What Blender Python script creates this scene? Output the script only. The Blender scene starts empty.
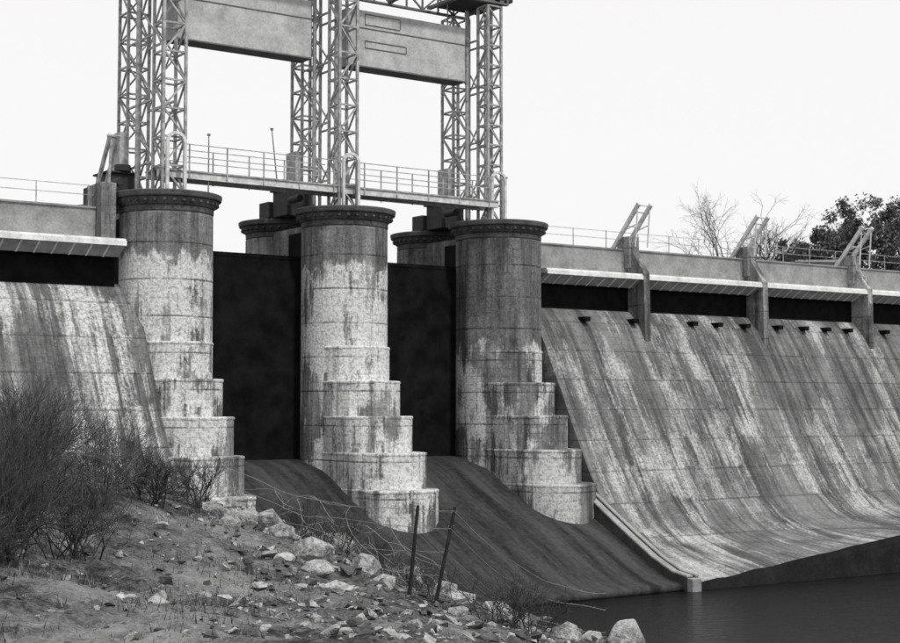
import bpy, bmesh, math, random
import numpy as np
from mathutils import Vector, Matrix, noise as mnoise
random.seed(7); rng=np.random.default_rng(7)
scene=bpy.context.scene
TH=math.radians(35); C,S=math.cos(TH),math.sin(TH)
DX,DY=-10.26,54.0
DM=Matrix.Translation((DX,DY,0))@Matrix.Rotation(TH,4,'Z')
WL=-6.68
# ---------------- materials
class NT:
    def __init__(s,name):
        s.m=bpy.data.materials.new(name); s.m.use_nodes=True
        s.t=s.m.node_tree; s.b=s.t.nodes['Principled BSDF']
        s.tc=s.t.nodes.new('ShaderNodeTexCoord')
    def n(s,typ,**k):
        x=s.t.nodes.new(typ)
        for a,v in k.items(): setattr(x,a,v)
        return x
    def l(s,a,b): s.t.links.new(a,b)
    def mapped(s,scale,loc=(0,0,0),src=None):
        m=s.n('ShaderNodeMapping'); m.inputs['Scale'].default_value=scale; m.inputs['Location'].default_value=loc
        s.l(src or s.tc.outputs['Object'],m.inputs['Vector']); return m.outputs[0]
    def noise(s,scale=1,vec=(1,1,1),loc=(0,0,0),detail=4,rough=.55,src=None):
        x=s.n('ShaderNodeTexNoise'); x.inputs['Scale'].default_value=scale
        x.inputs['Detail'].default_value=detail; x.inputs['Roughness'].default_value=rough
        s.l(s.mapped(vec,loc,src),x.inputs['Vector']); return x.outputs['Fac']
    def ramp(s,fac,a,b,lo=0,hi=1):
        x=s.n('ShaderNodeMapRange'); x.clamp=True
        for i,v in zip(('From Min','From Max','To Min','To Max'),(a,b,lo,hi)): x.inputs[i].default_value=v
        s.l(fac,x.inputs['Value']); return x.outputs[0]
    def math(s,op,a,b=None):
        x=s.n('ShaderNodeMath',operation=op)
        for i,v in enumerate((a,b)):
            if v is None: continue
            if isinstance(v,(int,float)): x.inputs[i].default_value=v
            else: s.l(v,x.inputs[i])
        return x.outputs[0]
    def mix(s,f,a,b):
        x=s.n('ShaderNodeMix'); x.data_type='FLOAT'
        for i,v in ((0,f),(2,a),(3,b)):
            if isinstance(v,(int,float)): x.inputs[i].default_value=v
            else: s.l(v,x.inputs[i])
        return x.outputs[0]
    def color(s,val):
        x=s.n('ShaderNodeCombineColor')
        for i in range(3): s.l(val,x.inputs[i])
        s.l(x.outputs[0],s.b.inputs['Base Color'])
    def bump(s,h,dist=.05,st=.6):
        x=s.n('ShaderNodeBump'); x.inputs['Distance'].default_value=dist; x.inputs['Strength'].default_value=st
        s.l(h,x.inputs['Height']); s.l(x.outputs[0],s.b.inputs['Normal'])
    def z(s):
        x=s.n('ShaderNodeSeparateXYZ'); s.l(s.tc.outputs['Object'],x.inputs[0]); return x.outputs

def plain(name,v,rough=.7,var=.25,scale=3,bump=.01,metal=0,spec=.3):
    t=NT(name); f=t.noise(scale,detail=4,rough=.65)
    if bump:
        g=t.noise(scale*9,detail=2,rough=.7)
        f=t.math('ADD',t.math('MULTIPLY',f,.6),t.math('MULTIPLY',g,.4))
    t.color(t.ramp(f,.36,.64,v*(1-var),v*(1+var))); t.b.inputs['Roughness'].default_value=rough
    t.b.inputs['Metallic'].default_value=metal; t.b.inputs['Specular IOR Level'].default_value=spec
    if bump: t.bump(f,bump)
    return t.m

def concrete(name,lo,hi,white=.6,amt=.5,slope=False,lift=1.3,top=None,fu=1.0,seed=0,dark=.42,soft=.11,mw=.2,lines=.7,bigw=.10,low=0,speck=.55):
    t=NT(name); x,y,z=t.z()
    base=t.noise(.7,detail=4,rough=.65,loc=(seed,0,0)); fine=t.noise(9,detail=3,rough=.8)
    mott=t.math('ADD',t.math('MULTIPLY',base,.5),t.math('MULTIPLY',fine,.5))
    col=t.ramp(mott,.41,.59,lo,hi)
    sv=(1.5*fu,.07,.07) if slope else (1.7*fu,1.7*fu,.12)
    d=t.noise(1,sv,(seed+5,3,9),5,.72)
    col=t.math('MULTIPLY',col,t.ramp(d,.40,.58,dark,1.25))
    fl=t.math('FLOOR',t.math('DIVIDE',t.math('ADD',z,t.ramp(base,0,1,-.5,.5)),lift*1.0))
    cb=t.n('ShaderNodeCombineXYZ')
    t.l(x,cb.inputs[0])
    t.l(t.math('MULTIPLY',z,.08) if slope else y,cb.inputs[1])
    t.l(t.math('ADD',t.math('MULTIPLY',fl,3.7),t.math('MULTIPLY',z,.12)),cb.inputs[2])
    s1=t.noise(1,(2.6*fu,2.4*fu if not slope else 1,1),(seed,0,0),4,.72,src=cb.outputs[0])
    sv2=(2.6*fu,.09,.09) if slope else (2.6*fu,2.6*fu,.16)
    s2=t.noise(1,sv2,(seed+20,1,2),5,.74)
    big=t.noise(.35 if slope else .6,(1,.6,.6),(seed+3,7,1),3)
    k=t.math('ADD',t.math('MULTIPLY',s1,.45*(1-mw)),t.math('ADD',t.math('MULTIPLY',s2,.55*(1-mw)),t.math('MULTIPLY',mott,mw)))
    k=t.math('ADD',k,t.ramp(big,.32,.68,-bigw,bigw))
    if low: k=t.math('SUBTRACT',k,t.ramp(z,1.2,3.0,low,0))
    th=.60-.16*amt
    w=t.ramp(k,th,th+soft,0,1)
    w=t.math('MULTIPLY',w,t.ramp(fine,.38,.54,speck,1))
    if top is not None:
        zz=t.math('ADD',z,t.ramp(t.noise(2.0,(1,1,.3),detail=2),.3,.7,-.35,.35))
        w=t.math('MULTIPLY',w,t.ramp(zz,top-.08,top+.08,1,0.08))
        col=t.math('MULTIPLY',col,t.ramp(zz,top-.1,top+.1,1.1,.8))
    col=t.mix(w,col,t.ramp(fine,.3,.7,white*.72,white))
    fr=t.math('FRACT',t.math('DIVIDE',t.math('ADD',z,50.13),lift))
    ln=t.ramp(fr,.0,.05,1,0)
    ln=t.math('MULTIPLY',ln,t.ramp(base,.40,.58,0.1,.95))
    col=t.math('MULTIPLY',col,t.math('SUBTRACT',1.0,t.math('MULTIPLY',ln,lines)))
    fb=t.math('FRACT',t.math('DIVIDE',t.math('ADD',z,50.13),lift/4))
    lb=t.math('MULTIPLY',t.ramp(fb,0,.14,1,0),t.ramp(d,.42,.6,0.05,.32))
    col=t.math('MULTIPLY',col,t.math('SUBTRACT',1.0,lb))
    t.color(col); t.b.inputs['Roughness'].default_value=.92; t.b.inputs['Specular IOR Level'].default_value=.25
    h=t.math('SUBTRACT',t.math('ADD',t.math('MULTIPLY',fine,.5),t.math('MULTIPLY',base,.9)),t.math('MULTIPLY',ln,.5))
    t.bump(h,.07,.85)
    return t.m

M_pier=[concrete('pier_concrete',.14,.29,.76,1.04,top=5.5,seed=0,soft=.07,mw=.22,bigw=.12,dark=.42,low=.055),
        concrete('pier_concrete_b',.15,.30,.78,1.10,top=5.4,seed=13,soft=.07,mw=.22,bigw=.12,dark=.42,low=.06),
        concrete('pier_concrete_c',.10,.22,.66,.80,top=2.6,seed=31,soft=.08,mw=.22,bigw=.13,dark=.4)]
M_spill=concrete('spillway_concrete',.095,.185,.54,.50,slope=True,lift=1.25,seed=2,fu=.95,dark=.48,soft=.12,mw=.2,lines=.5,bigw=.12,speck=.45)
M_spill_l=concrete('spillway_concrete_left',.10,.20,.64,.66,slope=True,lift=1.25,seed=42,dark=.42,soft=.09,mw=.2,lines=.55,bigw=.11,fu=.95,speck=.5)
M_post=concrete('post_concrete',.14,.26,.5,.5,seed=60)
M_cap=plain('cap_concrete',.085,.95,.6,1.6,.02)
M_par=plain('parapet_concrete',.27,.9,.34,1.2)
M_white=plain('whitewashed_ledge',.74,.8,.25,2)
M_flap=plain('flap_panel',.34,.7,.3,2)
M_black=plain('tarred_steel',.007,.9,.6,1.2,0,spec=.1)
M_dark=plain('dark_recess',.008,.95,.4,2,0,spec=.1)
M_toe=plain('dark_toe_face',.012,.9,.6,1.5,.03,spec=.15)  # near-black tone for the spillway toe face below its lip
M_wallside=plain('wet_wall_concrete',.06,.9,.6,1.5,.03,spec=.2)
M_steel=plain('galvanised_steel',.34,.6,.4,4,0)
M_steel_l=plain('painted_steel',.58,.6,.25,4,0)
M_mach=plain('machinery_paint',.035,.7,.4,3)
M_cw=plain('counterweight_concrete',.46,.9,.28,1.2,.01)
M_cwl=plain('counterweight_trim',.16,.9,.3,1.4,.01)
t=NT('wet_chute')
s=t.noise(1,(1.6,.14,.14),(0,0,0),4,.7); s2=t.noise(5,detail=4,rough=.75)
t.color(t.ramp(t.math('ADD',t.math('MULTIPLY',s,.65),t.math('MULTIPLY',s2,.35)),.40,.62,.010,.058))  # lighter streaks in the colour imitate sheen on the wet floor
t.b.inputs['Roughness'].default_value=.8; t.b.inputs['Specular IOR Level'].default_value=.25; t.bump(s2,.025); M_chute=t.m
t=NT('stony_earth')
a=t.noise(.3,detail=4,rough=.6); b=t.noise(2.2,detail=5,rough=.75,loc=(3,1,0)); c=t.noise(12,detail=3,rough=.7)
v=t.n('ShaderNodeTexVoronoi'); v.inputs['Scale'].default_value=5.5
t.l(t.tc.outputs['Object'],v.inputs['Vector'])
peb=t.ramp(v.outputs['Distance'],.14,.30,1,0)
sel=t.ramp(b,.48,.60)
peb=t.math('MULTIPLY',peb,sel)
k=t.math('ADD',t.math('MULTIPLY',a,.45),t.math('ADD',t.math('MULTIPLY',b,.33),t.math('MULTIPLY',c,.22)))
col=t.ramp(k,.42,.59,.028,.27)
col=t.mix(peb,col,t.ramp(c,.3,.7,.14,.38))
t.color(col); t.b.inputs['Roughness'].default_value=.95; t.b.inputs['Specular IOR Level'].default_value=.2
t.bump(t.math('ADD',t.math('MULTIPLY',k,2.0),t.math('MULTIPLY',peb,.5)),.24,1.0); M_ground=t.m
t=NT('pale_rock'); a=t.noise(1.6,detail=5,rough=.7); b=t.noise(8,detail=3,rough=.75)
k=t.math('ADD',t.math('MULTIPLY',a,.55),t.math('MULTIPLY',b,.45))
t.color(t.ramp(k,.38,.60,.11,.50)); t.b.inputs['Roughness'].default_value=.95; t.b.inputs['Specular IOR Level'].default_value=.2; t.bump(k,.18,1.0); M_rock=t.m
M_rockd=plain('dark_rock',.08,.95,.6,2,.08)
t=NT('river_water'); t.b.inputs['Base Color'].default_value=(.006,.006,.006,1); t.b.inputs['Roughness'].default_value=.15; t.b.inputs['Specular IOR Level'].default_value=.09
t.bump(t.noise(1.3,(1,2.4,1),detail=4,rough=.7),.14,1.0); M_water=t.m
M_twig=plain('bare_twigs',.10,.95,.4,3,0)
M_twigd=plain('dark_twigs',.045,.95,.4,3,0)
M_grass=plain('dry_grass_blades',.16,.9,.5,1.5,0)
M_wood=plain('weathered_post',.02,.9,.4,5,0)
M_wire=plain('fence_wire_metal',.20,.8,.3,5,0,spec=.1)
t=NT('dark_foliage'); a=t.noise(.6,detail=4); b=t.noise(3,detail=3)
t.color(t.ramp(t.math('ADD',t.math('MULTIPLY',a,.5),t.math('MULTIPLY',b,.5)),.38,.62,.03,.18)); t.b.inputs['Roughness'].default_value=.9; t.b.inputs['Specular IOR Level'].default_value=.2; M_leaf=t.m

# ---------------- mesh builder
class B:
    def __init__(s): s.v=[]; s.f=[]; s.mi=[]
    def add(s,vs,fs,m=0):
        o=len(s.v); s.v+= [tuple(p) for p in vs]; s.f+=[tuple(i+o for i in f) for f in fs]; s.mi+=[m]*len(fs)
    def box(s,x0,x1,y0,y1,z0,z1,m=0):
        vs=[(x,y,z) for z in (z0,z1) for x,y in ((x0,y0),(x1,y0),(x1,y1),(x0,y1))]
        s.add(vs,[(3,2,1,0),(4,5,6,7),(0,1,5,4),(1,2,6,5),(2,3,7,6),(3,0,4,7)],m)
    def prism(s,poly,z0,z1,m=0):
        n=len(poly); vs=[(x,y,z0) for x,y in poly]+[(x,y,z1) for x,y in poly]
        s.add(vs,[tuple(reversed(range(n))),tuple(range(n,2*n))]+[(i,(i+1)%n,n+(i+1)%n,n+i) for i in range(n)],m)
    def cone(s,cx,cy,r0,r1,z0,z1,n=72,m=0):
        vs=[];
        for r,z in ((r0,z0),(r1,z1)):
            vs+=[(cx+r*math.cos(2*math.pi*i/n),cy+r*math.sin(2*math.pi*i/n),z) for i in range(n)]
        s.add(vs,[tuple(reversed(range(n))),tuple(range(n,2*n))]+[(i,(i+1)%n,n+(i+1)%n,n+i) for i in range(n)],m)
    def beam(s,p,q,w=.06,h=None,m=0,n=4,w2=None):
        p=Vector(p); q=Vector(q); d=q-p
        if d.length<1e-6: return
        h=h or w; d.normalize(); up=Vector((0,0,1)) if abs(d.z)<.95 else Vector((1,0,0))
        a=d.cross(up).normalized(); b=a.cross(d)
        vs=[]
        k=(w2/w) if w2 else 1
        for c,sc in ((p,1),(q,k)):
            if n==4:
                for i,j in ((-1,-1),(1,-1),(1,1),(-1,1)): vs.append(c+a*i*w/2*sc+b*j*h/2*sc)
            else:
                for i in range(n):
                    an=2*math.pi*i/n; vs.append(c+(a*math.cos(an)+b*math.sin(an))*w/2*sc)
        s.add(vs,[tuple(reversed(range(n))),tuple(range(n,2*n))]+[(i,(i+1)%n,n+(i+1)%n,n+i) for i in range(n)],m)
    def sideprism(s,poly,u0,u1,m=0):
        n=len(poly); vs=[(u0,a,b) for a,b in poly]+[(u1,a,b) for a,b in poly]
        s.add(vs,[tuple(reversed(range(n))),tuple(range(n,2*n))]+[(i,(i+1)%n,n+(i+1)%n,n+i) for i in range(n)],m)
    def obj(s,name,mats,dam=True,bevel=0,smooth=False):
        me=bpy.data.meshes.new(name); me.from_pydata(s.v,[],s.f); me.update()
        for m in mats: me.materials.append(m)
        me.polygons.foreach_set('material_index',s.mi)
        if smooth: me.polygons.foreach_set('use_smooth',[True]*len(s.f))
        bm=bmesh.new(); bm.from_mesh(me); bmesh.ops.recalc_face_normals(bm,faces=bm.faces); bm.to_mesh(me); bm.free()
        o=bpy.data.objects.new(name,me); scene.collection.objects.link(o)
        if dam: o.matrix_world=DM
        if bevel:
            md=o.modifiers.new('bevel','BEVEL'); md.width=bevel; md.segments=2; md.limit_method='ANGLE'; md.angle_limit=math.radians(40)
        return o

# ---------------- piers
SP=7.5; CT=7.63
step_v=[.65,1.4,2.2,3.05,3.85]; step_z=[2.3,.98,-.34,-1.68,-3.0]
for i in range(3):
    b=B(); u=i*SP; R0=(1.69,1.70,1.80)[i]
    def stad(hw,vf,vb,n=28,wob=0,sd=0):
        p=[]
        for k in range(n+1):
            a=math.pi+math.pi*k/n
            r=hw+wob*(mnoise.noise(Vector((k*.35,vf*3+sd,u)))+.5*mnoise.noise(Vector((k*1.1,vf*3+sd,u+4))))
            p.append((u+r*math.cos(a),vf+r*math.sin(a)))
        p+=[(u+hw,vb),(u-hw,vb)]
        return p
    b.cone(u,0,R0,R0-.02,-8,6.9,72)
    b.prism([(u-1.15,.3),(u+1.15,.3),(u+1.15,4.8),(u-1.15,4.8)],-8,7.1)
    b.cone(u,4.8,1.64,1.64,-8,6.9,56)
    for cy,r in ((0,R0-.02),(4.8,1.62)):
        b.cone(u,cy,r+.015,r+.02,6.903,7.12,72,1)
        b.cone(u,cy,r+.04,r+.22,7.123,7.40,72,1)
        b.cone(u,cy,r+.29,r+.33,7.405,CT,72,1)
        for k in range(34):
            a=2*math.pi*k/34; ca,sa=math.cos(a),math.sin(a)
            b.beam((u+(r-.02)*ca,cy+(r-.02)*sa,7.23),(u+(r+.21)*ca,cy+(r+.21)*sa,7.31),.13,.14,1)
    for k,(sv,sz) in enumerate(zip(step_v,step_z)):
        hw=1.40+.02*k
        b.prism(stad(hw,-sv,0.0,wob=.07),-8.0,sz)
        b.prism(stad(hw+.02,-sv,-.1,wob=.10),sz-.13,sz-.003)
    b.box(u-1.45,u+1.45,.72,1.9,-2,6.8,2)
    b.obj('dam_pier',[M_pier[i],M_cap,M_black],bevel=.045)
# ---------------- gates
for i in range(2):
    b=B(); u=i*SP
    u0,u1=u+1.0,u+6.5
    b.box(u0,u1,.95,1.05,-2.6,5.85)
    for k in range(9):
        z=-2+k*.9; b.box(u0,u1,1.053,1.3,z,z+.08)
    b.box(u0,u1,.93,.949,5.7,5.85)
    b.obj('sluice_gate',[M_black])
# ---------------- lattice towers
def column(b,cu,cv,s,z0,z1,m=0,leg=.10,lac=.06):
    h=s/2; cs=[(cu-h,cv-h),(cu+h,cv-h),(cu+h,cv+h),(cu-h,cv+h)]
    for a in cs: b.beam((*a,z0),(*a,z1),leg,m=m)
    n=round((z1-z0)/(s*1.25)); dz=(z1-z0)/n
    for k in range(n+1):
        z=z0+k*dz
        for j in range(4):
            a,c=cs[j],cs[(j+1)%4]
            b.beam((*a,z),(*c,z),lac*1.1,m=m)
            if k<n:
                if (k+j)%2: b.beam((*a,z),(*c,z+dz),lac,m=m)
                else: b.beam((*c,z),(*a,z+dz),lac,m=m)
for i in range(3):
    b=B(); u=i*SP
    vB,vA=(-.15,.15,.6)[i],3.1; sB=(.86,.8,.7)[i]
    column(b,u,vB,sB,CT+.01,17.0); column(b,u,vA,.84,CT+.01,17.0)
    for z in (8.9,11.2,13.6,15.6):
        for du in (-.4,.4):
            b.beam((u+du,vB+.4,z),(u+du,vA-.4,z),.07)
    for z in (8.9,11.2,13.6):
        b.beam((u-.4,vB+.4,z),(u-.4,vA-.4,z+2.2),.05); b.beam((u+.4,vA-.4,z),(u+.4,vB+.4,z+2.2),.05)
    for du in (-.5,.5):
        b.beam((u+du,1.55,7.65),(u+du,1.55,17.0),.09,.14)
    for du in (-.34,.34):
        b.beam((u+du,vB-.62,CT),(u+du,vB-.62,9.5),.11,m=1)
    for k in range(8):
        a0=math.pi*k/8; a1=math.pi*(k+1)/8
        b.beam((u+.34*math.cos(a0),vB-.62,9.5+.34*math.sin(a0)),(u+.34*math.cos(a1),vB-.62,9.5+.34*math.sin(a1)),.11,m=1)
    for cv in (vB,vA): b.box(u-.58,u+.58,cv-.55,cv+.55,CT+.003,CT+.1,2)
    b.box(u-.75,u-.45,vA-.5,vA+.3,8.9,10.3,0)
    b.obj('lattice_tower',[M_steel,M_steel_l,M_mach])
    b=B(); 
    b.box(u-1.35,u-.2,2.2+.0,3.4,CT,8.65); b.box(u-1.45,u-.1,2.1,3.5,8.653,8.73); b.cone(u-.75,2.3,.3,.3,8.74,9.0,20)
    b.beam((u-1.3,2.0,8.2),(u-1.3,1.2,8.2),.3,n=12); b.box(u-1.5,u-1.1,3.5,4.3,CT,8.3)
    b.obj('winch_housing',[M_mach],bevel=.03)
# ---------------- overhead girder with sheaves
b=B(); G=.38
for v in (0.25,3.1):
    b.box(-.7,15.7,v-.1,v+.1,16.72+G,16.8+G); b.box(-.7,15.7,v-.1,v+.1,17.5+G,17.58+G)
    for k in range(21):
        x=-.7+k*.82; b.beam((x,v,16.76+G),(x,v,17.54+G),.07)
        if k<20: b.beam((x,v,(16.8 if k%2 else 17.5)+G),(x+.82,v,(17.5 if k%2 else 16.8)+G),.07)
for k in range(9): b.box(-.6+k*2,-.4+k*2,.36,2.99,16.83+G,16.95+G)
for i in range(3):
    for v in (.9,2.2):
        b.beam((i*SP-.12,v,17.8+G),(i*SP+.12,v,17.8+G),1.3,n=24,m=1)
    b.box(i*SP-1.1,i*SP+1.1,.4,2.95,16.96+G,17.1+G,1)
b.obj('overhead_hoist_girder',[M_cwl,M_mach])
# ---------------- counterweights
for i in range(2):
    b=B(); u=i*SP
    b.box(u+.78,u+6.62,1.15,2.0,13.82,16.1)
    b.box(u+.8,u+6.6,1.12,1.149,15.35,15.39,1); b.box(u+.75,u+6.65,1.13,2.03,13.76,13.818,1)
    if i: 
        for (a0,a1,z0,z1) in ((1.6,3.3,15.5,15.94),(1.6,3.6,14.55,14.84)):
            for z in (z0,z1): b.box(u+a0,u+a1,1.12,1.148,z,z+.035,1)
            for x in (a0,a1): b.box(u+x,u+x+.035,1.12,1.147,z0+.037,z1-.002,1)
    for d in (1.4,6.0): b.beam((u+d,1.57,16.1),(u+d,1.57,17.7),.05,m=1)
    b.obj('gate_counterweight',[M_cw,M_cwl],bevel=.02)
# ---------------- footbridge
b=B()
for i in range(2):
    u0,u1=i*SP+.5,(i+1)*SP-.3
    b.box(u0-.9,u1+.2,-.15,.0,8.32,8.56,0); b.box(u0-.9,u1+.2,.85,1.0,8.32,8.56,0); b.box(u0-.9,u1+.2,-.2,1.05,8.563,8.62,1)
    for k in range(5):
        x=u0+.3+k*(u1-u0-.6)/4
        for v in (-.17,1.02): b.beam((x,v,8.3),(x,v,9.6),.045,m=1)
    for v in (-.17,1.02):
        for z in (9.12,9.58): b.beam((u0,v,z),(u1,v,z),.03,m=1)
b.obj('steel_footbridge',[M_steel_l,M_steel])
for nm,(u,v,z0,z1,du) in {'lamp_mast':(1.6,-.1,CT,10.0,0),'signal_mast':(5.0,.9,8.63,10.7,-.25),'flag_pole':(16.1,.9,CT,9.8,0)}.items():
    b=B(); b.beam((u,v,z0),(u+du,v,z1),.06,n=8,w2=.04); b.cone(u,v,.12,.1,z0,z0+.06,12); b.box(u+du-.05,u+du+.05,v-.04,v+.04,z1-.02,z1+.06)
    b.obj(nm,[M_cwl])
# ---------------- spillways
prof=[(4.5,-8.8),(4.5,3.0),(3.2,3.6),(2,4.1),(1.2,4.35),(.6,4.4),(0,4.2),(-.6,3.55),(-1.2,2.55),(-2,1.05),(-3,-.85),(-4,-2.65),(-4.8,-3.95),(-5.6,-4.8),(-6.6,-5.42),(-8,-5.9),(-9.2,-6.2),(-10,-6.4)]
def dense(p,n):
    out=[p[0]]
    for a,c in zip(p,p[1:]):
        k=max(1,int(math.dist(a,c)/n))
        for j in range(1,k+1): out.append((a[0]+(c[0]-a[0])*j/k,a[1]+(c[1]-a[1])*j/k))
    return out
pd=[prof[0]]+dense(prof[1:],.4)
def spill(u0,u1,seed,rise=0):
    b=B(); n=int((u1-u0)/.5); vs=[]; L=len(pd)
    toe=[]
    for i in range(n+1):
        u=u0+(u1-u0)*i/n
        for (v,z) in pd:
            d=.0
            if z<4 and z>-8 and v<0: d=.07*mnoise.noise(Vector((u*.5,v*.5,seed)))+.03*mnoise.noise(Vector((u*2,v*2,seed)))
            zz=z
            if v<-4.5 and z>-8: zz=z+rise*max(0,(u-17))*((-v-4.5)/5.5)
            if abs(v+10)<1e-6: zz+=.05*mnoise.noise(Vector((u*.9,2,seed)))+.03*mnoise.noise(Vector((u*3,2,seed))); d+=.12*mnoise.noise(Vector((u*.7,5,seed)))
            vs.append((u,v-d,zz+d*.3))
        tt=vs[-1]; toe+= [(tt[0],tt[1],tt[2]),(tt[0],tt[1]-.12,tt[2]-.25),(tt[0],tt[1]-1.0,-8.8)]
    fs=[(i*L+j,i*L+j+1,(i+1)*L+j+1,(i+1)*L+j) for i in range(n) for j in range(L-1)]
    fs+=[tuple(range(L)),tuple(reversed(range(n*L,n*L+L)))]
    b.add(vs,fs,0)
    b.add(toe,[(i*3+j,i*3+j+1,(i+1)*3+j+1,(i+1)*3+j) for i in range(n) for j in range(2)],2)
    b.add([vs[L-1],(u0,-10,-8.8),(u0,4.5,-8.8)],[(0,1,2)],2)
    return b
b=spill(16.55,80,1,.105)
for u in (19.2,22.0,25.6,27.2,29.0,31.2,33.0,34.6,36.2,39,41.4,44,47):
    b.box(u-.15,u+.15,-.8,-.3,3.68,3.88,1)
b.obj('concrete_spillway',[M_spill,M_dark,M_toe])
b=spill(-30,-1.3,5); b.obj('concrete_spillway',[M_spill_l,M_dark,M_toe])
# ---------------- spillway bridge
for (u0,u1) in ((16.9,80),(-30,-1.9)):
    b=B()
    b.box(u0,u1,.25,.5,5.88,7.0,0)
    b.box(u0,u1,.19,.56,7.003,7.07,0)
    b.box(u0,u1,-.85,1.9,5.66,5.87,1)
    b.box(u0,u1,-.92,-.853,5.62,5.80,1)
    b.box(u0,u1,1.6,1.9,5.873,6.9,0)
    b.sideprism([(-.8,5.64),(-.2,5.28),(-.15,5.32),(-.72,5.655)],u0,u1,2)
    k=u0+.2
    while k<u1:
        b.sideprism([(-.80,5.61),(-.22,5.26),(-.20,5.279),(-.78,5.627)],k,k+.06,1); k+=.62
    b.box(u0,u1,.12,.3,4.15,5.659,3)  # near-black backing, stands in for the shade under the deck
    k=u0+.6
    while k<u1:
        b.beam((k,.4,7.05),(k,.4,7.85),.03,m=4); k+=1.9
    for z in (7.5,7.83): b.beam((u0,.4,z),(u1,.4,z),.022,m=4)
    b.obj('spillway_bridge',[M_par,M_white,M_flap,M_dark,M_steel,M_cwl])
# ---------------- hoist posts on spillway
for u in [-22.5,-15,-7.5]+[22.5+7.5*k for k in range(7)]:
    b=B()
    b.sideprism([(.85,3.9),(.85,7.1),(.55,7.55),(-.1,7.55),(-.22,6.9),(-.94,5.9),(-.96,5.0),(-1.0,2.9),(-.6,2.6)],u-.17,u+.17,0)
    b.box(u-.3,u+.3,-.12,.7,6.2,7.62,0)
    for du in (-.36,.36):
        b.beam((u+du,1.3,6.7),(u+du,-.85,9.0),.13,.2,m=1)
        b.beam((u+du,-.76,8.85),(u+du,-.6,7.1),.06,m=1)
        b.beam((u+du,.1,7.9),(u+du,-.72,8.1),.05,m=1)
    for tt in (.1,.35,.6,.85,.97):
        b.beam((u-.36,1.3-2.15*tt,6.7+2.3*tt),(u+.36,1.3-2.15*tt,6.7+2.3*tt),.055,m=1)
    b.obj('spillway_gate_hoist',[M_post,M_steel_l,M_mach],bevel=.02)
b=B(); u=-2.35
b.box(u-.25,u+.3,-.3,1.1,5.9,7.9); b.beam((u,1.1,7.4),(u+.05,-.3,9.6),.12,.16,m=1); b.beam((u+.3,1.1,7.4),(u+.35,-.3,9.6),.1,.14,m=1); b.beam((u+.1,-.25,9.5),(u+.1,-.1,7.9),.08,m=1)
b.beam((u-.05,-.25,9.55),(u+.4,-.25,9.55),.13,n=14,m=1)
b.obj('spillway_gate_hoist',[M_post,M_steel,M_mach],bevel=.02)
# ---------------- chutes
cp=[(1.3,-2.0),(.5,-2.05),(-.5,-2.25),(-1.5,-2.65),(-3,-3.4),(-5,-4.35),(-7,-5.3),(-8.3,-5.95),(-9.2,-6.3),(-9.9,-6.42),(-10.0,-6.62),(-9.4,-7.0),(-8.8,-9)]
cpd=dense(cp,.5)
for (u0,u1) in ((0,7.49),(7.51,15.9)):
    b=B(); L=len(cpd); n=16; vs=[]
    for i in range(n+1):
        u=u0+(u1-u0)*i/n
        for v,z in cpd: vs.append((u,v,z+.04*mnoise.noise(Vector((u*.6,v*.3,3)))))
    fs=[(i*L+j,i*L+j+1,(i+1)*L+j+1,(i+1)*L+j) for i in range(n) for j in range(L-1)]
    b.add(vs,fs)
    b.sideprism([(1.3,-2.2),(-5,-4.55),(-8.7,-6.5),(-8.7,-9),(1.3,-9)],u0+.02,u1-.02)
    b.obj('discharge_chute',[M_chute],smooth=True)
b=B()
tw=[(-3.0,-2.9),(-4.4,-3.45),(-5.6,-4.15),(-7,-4.95),(-8.3,-5.65),(-9.4,-6.1),(-10.15,-6.2)]
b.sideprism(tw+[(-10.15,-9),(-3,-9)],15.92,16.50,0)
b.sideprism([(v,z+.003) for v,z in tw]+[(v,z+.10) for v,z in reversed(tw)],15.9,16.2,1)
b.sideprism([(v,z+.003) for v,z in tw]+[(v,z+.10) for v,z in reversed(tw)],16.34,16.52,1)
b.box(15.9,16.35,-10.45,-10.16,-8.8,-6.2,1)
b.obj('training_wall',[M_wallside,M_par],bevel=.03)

# ---------------- terrain
rows={0:([-60,-12,-4,0,3,8,14,40],[2,-.6,-1.5,-1.7,-2.2,-4.5,-7.6,-9]),
12:([-60,-14,-8,0,3,7,12,40],[2,-1.4,-2.2,-2.6,-3.1,-5.2,-8,-9]),
22:([-60,-18,-10,-5,0,3.2,7,12,40],[3,-1.7,-3.05,-3.4,-3.55,-4.0,-6.2,-8,-9]),
32:([-60,-15,-10,-5,0,2,4,6,12,40],[4,-2.0,-3.1,-4.0,-4.6,-5.15,-5.7,-6.6,-8.2,-9]),
42:([-60,-18,-14,-10,-6,-3,0,2.5,5,8,40],[5,-.6,-1.5,-2.3,-3.5,-4.4,-5.5,-6.3,-6.7,-7.8,-9]),
50:([-60,-20,-15,-11,-8,-5.5,-3,0,3,8,40],[5,.3,-1.1,-2.3,-3.1,-3.9,-4.9,-6.3,-7.1,-8.3,-9]),
60:([-60,-25,-18,-13,-8,-5,0,8,40],[5,2,-1,-3.3,-4.9,-6,-8,-8.5,-9])}
ky=sorted(rows)
def sm(a,b,x):
    t=min(1,max(0,(x-a)/(b-a))); return t*t*(3-2*t)
def hbase(x,y):
    yy=min(60,max(0,y))
    for a,c in zip(ky,ky[1:]):
        if a<=yy<=c: break
    t=(yy-a)/(c-a)
    h=np.interp(x,*rows[a])*(1-t)+np.interp(x,*rows[c])*t
    v=-(x-DX)*S+(y-DY)*C; u=(x-DX)*C+(y-DY)*S
    h+= sm(55,85,x)*14
    up=3.0+6.2*sm(5,36,x)*sm(70,105,y)+ 3*mnoise.noise(Vector((x*.02,y*.02,0)))*sm(140,300,y)
    k=sm(5,14,v); h=h*(1-k)+up*k
    return h
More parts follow.
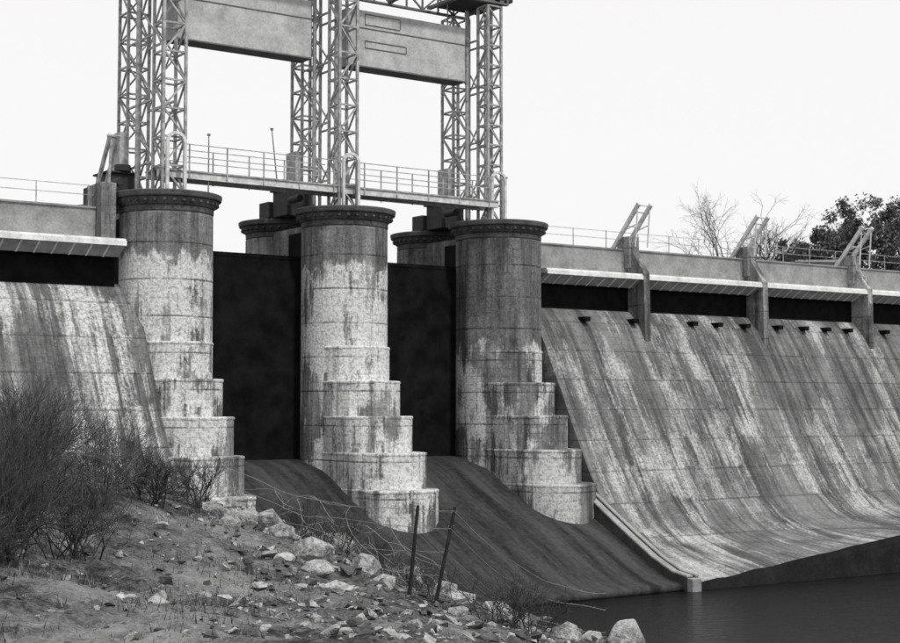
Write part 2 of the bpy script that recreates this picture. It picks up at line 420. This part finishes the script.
def H(x,y):
    h=hbase(x,y)
    near=1-sm(60,90,y)
    if -40<x<20 and near>0:
        n=.24*mnoise.noise(Vector((x*.45,y*.45,1)))+.15*mnoise.noise(Vector((x*1.3,y*1.3,4)))+.09*mnoise.noise(Vector((x*3,y*3,8)))
        n+=.07*abs(mnoise.noise(Vector((x*6,y*6,8))))
        h+=n*near
    return h
def axis(lo,hi,step,far):
    m=list(np.arange(lo,hi,step)); a=[];d=step
    x=hi
    while x<far: a.append(x); d*=1.25; x+=d
    a.append(far); bb=[];d=step;x=lo-step
    while x>-far: bb.append(x); d*=1.25; x-=d
    bb.append(-far); return bb[::-1]+m+a
xs=axis(-18,9,.13,2500); ys=axis(14,58,.16,2500)
vs=[(x,y,H(x,y)) for y in ys for x in xs]; nx=len(xs)
fs=[(j*nx+i,j*nx+i+1,(j+1)*nx+i+1,(j+1)*nx+i) for j in range(len(ys)-1) for i in range(nx-1)]
me=bpy.data.meshes.new('ground'); me.from_pydata(vs,[],fs); me.materials.append(M_ground)
me.polygons.foreach_set('use_smooth',[True]*len(fs)); me.update()
o=bpy.data.objects.new('ground',me); scene.collection.objects.link(o)
b=B(); b.add([(-14,-200,WL),(70,-200,WL),(70,100,WL),(-14,60,WL)],[(0,1,2,3)]); b.obj('river_water',[M_water],dam=False)

# ---------------- rocks
def rockmesh(b,x,y,z,sx,sy,sz,m=0,n=16,rot=None):
    bm=bmesh.new(); 
    for _ in range(n):
        p=Vector(rng.normal(size=3)); p.normalize(); p*=random.uniform(.8,1.0)
        bm.verts.new((p.x*sx,p.y*sy,p.z*sz))
    r=bmesh.ops.convex_hull(bm,input=bm.verts)
    bmesh.ops.delete(bm,geom=[e for e in r['geom_interior'] if isinstance(e,bmesh.types.BMVert)],context='VERTS')
    bm.verts.ensure_lookup_table(); bm.verts.index_update()
    R=Matrix.Rotation(random.uniform(0,6.28) if rot is None else rot,3,'Z')@Matrix.Rotation(random.uniform(-.3,.3),3,'X')
    b.add([Vector((x,y,z))+R@v.co for v in bm.verts],[tuple(v.index for v in f.verts) for f in bm.faces],m); bm.free()
for (x,y,sx,sy,sz) in [(-5.5,45,.95,.6,.65),(-4.95,44.0,.55,.5,.45),(-6.1,44.4,.6,.5,.5),(-3.75,41,.72,.5,.5),(-2.35,42,.7,.5,.5),(-1.8,40.5,.4,.4,.3),(-2.7,36,.55,.35,.25),(-3.3,38,.5,.4,.3),
      (-6.2,42.5,.4,.4,.3),(4.5,38.5,.55,.5,.7),(6.2,39.6,1.0,.6,.3),(7.7,39.9,1.0,.5,.2),(9.4,40.0,.8,.5,.16),(2.9,38,.5,.5,.4),(-1.2,45,.7,.5,.5),(-.2,46.5,.7,.5,.45),(-3.6,46.5,.8,.6,.45),(.3,44.5,.6,.5,.4),(1.3,43.5,.6,.4,.35),
      (-7.2,45.5,.5,.4,.35),(1.2,40,.5,.4,.3),(.2,36,.35,.3,.2),(-5.0,31,.18,.15,.12),(-4.2,38.5,.35,.3,.2),(3.7,40,.5,.4,.3),(5.4,39,.5,.4,.3),(-7.9,47.5,.5,.4,.4),(3.2,42,.6,.5,.3),(4.4,41.5,.6,.5,.3)]:
    b=B(); rockmesh(b,x,y,max(H(x,y),-6.8)+sz*.4,sx,sy,sz,n=26)
    o=b.obj('boulder',[M_rockd if (x>2.5 and y>41) else M_rock],dam=False,bevel=.05)
b=B()
for _ in range(2500):
    t=random.random(); y=random.uniform(22,49)
    if t<.5: x=np.interp(y,[22,49],[0,-4.5])+random.gauss(0,2.2)
    elif t<.72: x=random.uniform(-1,6); y=random.uniform(36,46)
    else: x=random.uniform(-12,5)
    z=H(x,y)
    if z<-7.1: continue
    s=min(.33,.04+random.expovariate(16))
    dk=random.random()<(.85 if (y>38 and x>-1) else .5)
    rockmesh(b,x,y,z+s*.25,s,s*random.uniform(.6,1),s*random.uniform(.4,.8),m=1 if dk else 0,n=9)
b.obj('rubble_stones',[M_rock,M_rockd],dam=False)

# ---------------- vegetation
def grow(b,p,d,L,r,depth,m=0,spread=.5,up=.12,kids=(2,3),segs=3,n=3):
    p=Vector(p); d=Vector(d).normalized()
    for k in range(segs):
        d=(d+Vector(rng.normal(size=3))*.16+Vector((0,0,up))*.5).normalized()
        q=p+d*L/segs; b.beam(p,q,r*(1-.25*k/segs)*2,n=n,w2=r*(1-.25*(k+1)/segs)*2,m=m); p=q
        if depth>0 and k<segs-1 and random.random()<.7:
            dd=(d+Vector(rng.normal(size=3))*spread*1.2).normalized(); grow(b,p,dd,L*.6,r*.55,depth-1,m,spread,up,kids,segs,n)
    if depth>0:
        for _ in range(random.randint(*kids)):
            dd=(d+Vector(rng.normal(size=3))*spread).normalized()
            grow(b,p,dd,L*random.uniform(.6,.85),r*.6,depth-1,m,spread,up,kids,segs,n)
def shrub(x,y,h,stems,depth=3,mat=M_twig,r=.022,name='bare_shrub',w=.8):
    b=B(); z=H(x,y)
    for _ in range(stems):
        a=random.uniform(0,6.28); q=random.uniform(.1,1)
        grow(b,(x+random.gauss(0,.3)*w,y+random.gauss(0,.3)*w,z-.05),(math.cos(a)*q*w,math.sin(a)*q*w,1),h*.42,r,depth,spread=.42,up=.05)
    b.obj(name,[mat],dam=False)
shrub(-9.2,31,2.4,24,mat=M_twigd); shrub(-9.9,34,2.9,26,mat=M_twigd); shrub(-8.3,33,1.7,16,mat=M_twigd); shrub(-10.8,37,2.7,24); shrub(-10.2,32.5,2.2,22,mat=M_twigd)
shrub(-9.1,27.5,1.5,16,mat=M_twigd); shrub(-9.4,40,2.0,18); shrub(-8.6,43.5,1.8,20,mat=M_twigd); shrub(-9.8,44,2.3,20); shrub(-7.7,46,1.5,14,mat=M_twigd)
shrub(-11.0,38.5,3.0,24,mat=M_twigd)
shrub(1.3,37.5,1.5,12,mat=M_twigd,r=.016); shrub(2.0,39,1.3,10,mat=M_twigd,r=.016); shrub(-3.2,44,1.3,10,r=.014,mat=M_twigd); shrub(-.6,41,1.1,8,r=.014,mat=M_twigd)
shrub(-12,43,2.8,22); shrub(-4.6,46.5,1.5,16,r=.014,mat=M_twigd); shrub(-2.2,46,1.4,14,r=.014,mat=M_twigd); shrub(-3.6,45,1.3,12,r=.014,mat=M_twigd); shrub(-1.2,44,1.1,10,r=.014,mat=M_twigd)
b=B()
for _ in range(30000):
    y=random.uniform(18,49); x=random.uniform(-16,4)
    dn=mnoise.noise(Vector((x*.35,y*.35,9)))+(-x-5)*.06
    if dn<random.uniform(-.1,.5): continue
    z=H(x,y)
    if z<-6.6: continue
    h=random.uniform(.06,.28); a=random.uniform(0,6.28); w=.012
    dx,dy=math.cos(a)*h*.5,math.sin(a)*h*.5; px,py=-math.sin(a)*w,math.cos(a)*w
    b.add([(x-px,y-py,z-.03),(x+px,y+py,z-.03),(x+dx,y+dy,z+h)],[(0,1,2)],0 if random.random()<.4 else 1)
b.obj('dry_grass',[M_grass,M_twigd],dam=False)
for (x,y,h) in [(21.3,108,9),(22.5,109,7),(14,105,5),(11,104,4.2),(16.2,107,4.6),(24.8,112,6.5)]:
    b=B(); z=hbase(x,y)-.3
    for _ in range(3):
        grow(b,(x+random.gauss(0,.3),y,z),(random.gauss(0,.25),random.gauss(0,.25),1),h*.36,.1,5,spread=.5,up=.06,segs=2)
    b.obj('bare_tree',[M_twigd],dam=False)
# distant evergreen tree belt
b=B()
def crown(cx,cy,cz,R,Hh,n):
    cl=[]
    for _ in range(26):
        cl.append((Vector((rng.normal()*R*.5,rng.normal()*R*.5,random.uniform(-.5,.5)*Hh)),random.uniform(.14,.34)*R))
    for _ in range(n):
        c,r=random.choice(cl); p=Vector(rng.normal(size=3)); p.normalize(); p*=r*random.uniform(.3,1.35)
        p=c+p+Vector((cx,cy,cz)); s=random.uniform(.05,.14)
        a=Vector(rng.normal(size=3)).normalized(); e=a.orthogonal().normalized(); f=a.cross(e)
        b.add([p+e*s,p+f*s*.7,p-e*s,p-f*s*.7],[(0,1,2,3)],0)
for (x,y,h,R) in [(24.5,111,3.0,1.4),(25.9,112,3.8,1.6),(27.4,113,5.0,1.8),(29.2,112,5.8,1.9),(31.0,113,6.5,2.2),(33,112,5.8,2.0),(35,114,6.8,2.4),(37.5,113,6.6,2.3),(41,115,6.8,2.6),(45,116,6.6,2.6),(50,115,7,2.8),
                   (28.8,118,5.2,2.2),(32.0,119,6.3,2.3),(36.5,120,6.8,2.6),(19.3,108,2.4,1.1),(17.8,109,1.8,.9),(12.5,107,1.5,.8),(23.3,110,2.3,1.1),(55,118,7.2,3)]:
    z=hbase(x,y); b.beam((x,y,z-.5),(x+.2,y,z+h*.6),.35,n=8,m=1,w2=.15)
    for _ in range(5):
        a=random.uniform(0,6.28); b.beam((x+.1,y,z+h*.35),(x+math.cos(a)*R*.6,y+math.sin(a)*R*.6,z+h*.75),.14,n=5,m=1,w2=.05)
    crown(x,y,z+h*.6,R,h*.8,5200)
b.obj('distant_trees',[M_leaf,M_twigd],dam=False)
b=B(); x,y=26.0,106.5; z=hbase(x,y)+.9
b.box(x-1.5,x+1.5,y-1.2,y+1.2,z-1.4,z+1.6,0); b.prism([(x-1.7,y-1.4),(x+1.7,y-1.4),(x+1.7,y+1.4),(x-1.7,y+1.4)],z+1.603,z+1.75,1); b.box(x-.5,x+.3,y-1.22,y-1.19,z-.8,z+1.3,2); b.box(x+.7,x+1.2,y-1.22,y-1.19,z+.5,z+1.1,2)
b.obj('stone_hut',[M_par,M_flap,M_dark],dam=False)

# ---------------- fence
for (p,q) in (((-1.08,39,-5.2),(-.83,39,-2.55)),((-.42,39,-5.3),(.13,39.2,-2.6))):
    b=B(); b.beam(p,q,.11,n=7,w2=.085); 
    d=Vector(q)-Vector(p)
    for k in (.35,.6,.82,.95):
        c=Vector(p)+d*k; b.beam(c+Vector((-.07,0,0)),c+Vector((.07,0,.01)),.02,m=1)
    b.obj('fence_post',[M_wood,M_wire],dam=False)
b=B()
def wire(p,q,sag,w=.017,jit=.0,n=26):
    p=Vector(p);q=Vector(q);pr=p; s0=random.random()*50
    for k in range(1,n+1):
        t=k/n; e=math.sin(math.pi*t)
        off=Vector((mnoise.noise(Vector((s0,t*3,0))),mnoise.noise(Vector((s0,t*3,5))),mnoise.noise(Vector((s0,t*3,9)))))*jit*e
        c=p.lerp(q,t)+Vector((0,0,-sag*4*t*(1-t)))+off
        b.beam(pr,c,w,n=3)
        if k%2==0: b.beam(c+Vector((-.03,0,-.03)),c+Vector((.03,0,.04)),w*.7,n=3)
        pr=c
for z in (-2.65,-3.1,-3.7,-4.3):
    k=(z+5.2)/2.65
    a=(-1.08+.25*k,39,z); c=(-.42+.55*k,39.1,z-.05)
    wire(a,c,.02,n=6); wire((-7.3,47.2,z+.9),a,.35,jit=.3); wire(c,(4.2,41,z-2.4),.5,jit=.3)
for _ in range(18):
    x=random.uniform(-6.5,-1.5); wire((x,45-random.random()*3,H(x,44)+random.uniform(.3,1.3)),(x+random.uniform(1,3.5),44-random.random()*3,H(x+2,43)+random.uniform(.2,1.2)),random.uniform(-.5,.6),jit=.8,n=22)
b.obj('barbed_wire',[M_wire],dam=False)

# ---------------- light
sund=Vector((.45,-.62,1.0)).normalized()
el=math.asin(sund.z); az=math.atan2(sund.x,sund.y)
L=bpy.data.lights.new('sun','SUN'); L.energy=2.2; L.angle=math.radians(4); L.color=(1,.99,.97)
o=bpy.data.objects.new('sun',L); scene.collection.objects.link(o); o.rotation_euler=(-sund).to_track_quat('-Z','Y').to_euler()
w=bpy.data.worlds.new('World'); scene.world=w; w.use_nodes=True; nt=w.node_tree
bg=nt.nodes['Background']; sk=nt.nodes.new('ShaderNodeTexSky'); sk.sky_type='NISHITA'; sk.sun_disc=False
sk.sun_elevation=el; sk.sun_rotation=az; sk.dust_density=4; sk.air_density=1
bw=nt.nodes.new('ShaderNodeRGBToBW'); nt.links.new(sk.outputs[0],bw.inputs[0])
mr=nt.nodes.new('ShaderNodeMapRange'); mr.clamp=True
for k,vv in (('From Min',0),('From Max',9),('To Min',7.6),('To Max',9.3)): mr.inputs[k].default_value=vv
nt.links.new(bw.outputs[0],mr.inputs[0]); nt.links.new(mr.outputs[0],bg.inputs['Color']); bg.inputs['Strength'].default_value=.116
cam=bpy.data.cameras.new('camera'); cam.lens=60; cam.sensor_width=36; cam.clip_end=6000; cam.clip_start=.1
cam.dof.use_dof=True; cam.dof.focus_distance=33; cam.dof.aperture_fstop=1.7
o=bpy.data.objects.new('camera',cam); scene.collection.objects.link(o); o.location=(0,0,0); o.rotation_euler=(math.radians(90+3.26),0,0)
scene.camera=o
scene.view_settings.view_transform='Standard'; scene.view_settings.look='None'; scene.view_settings.exposure=0
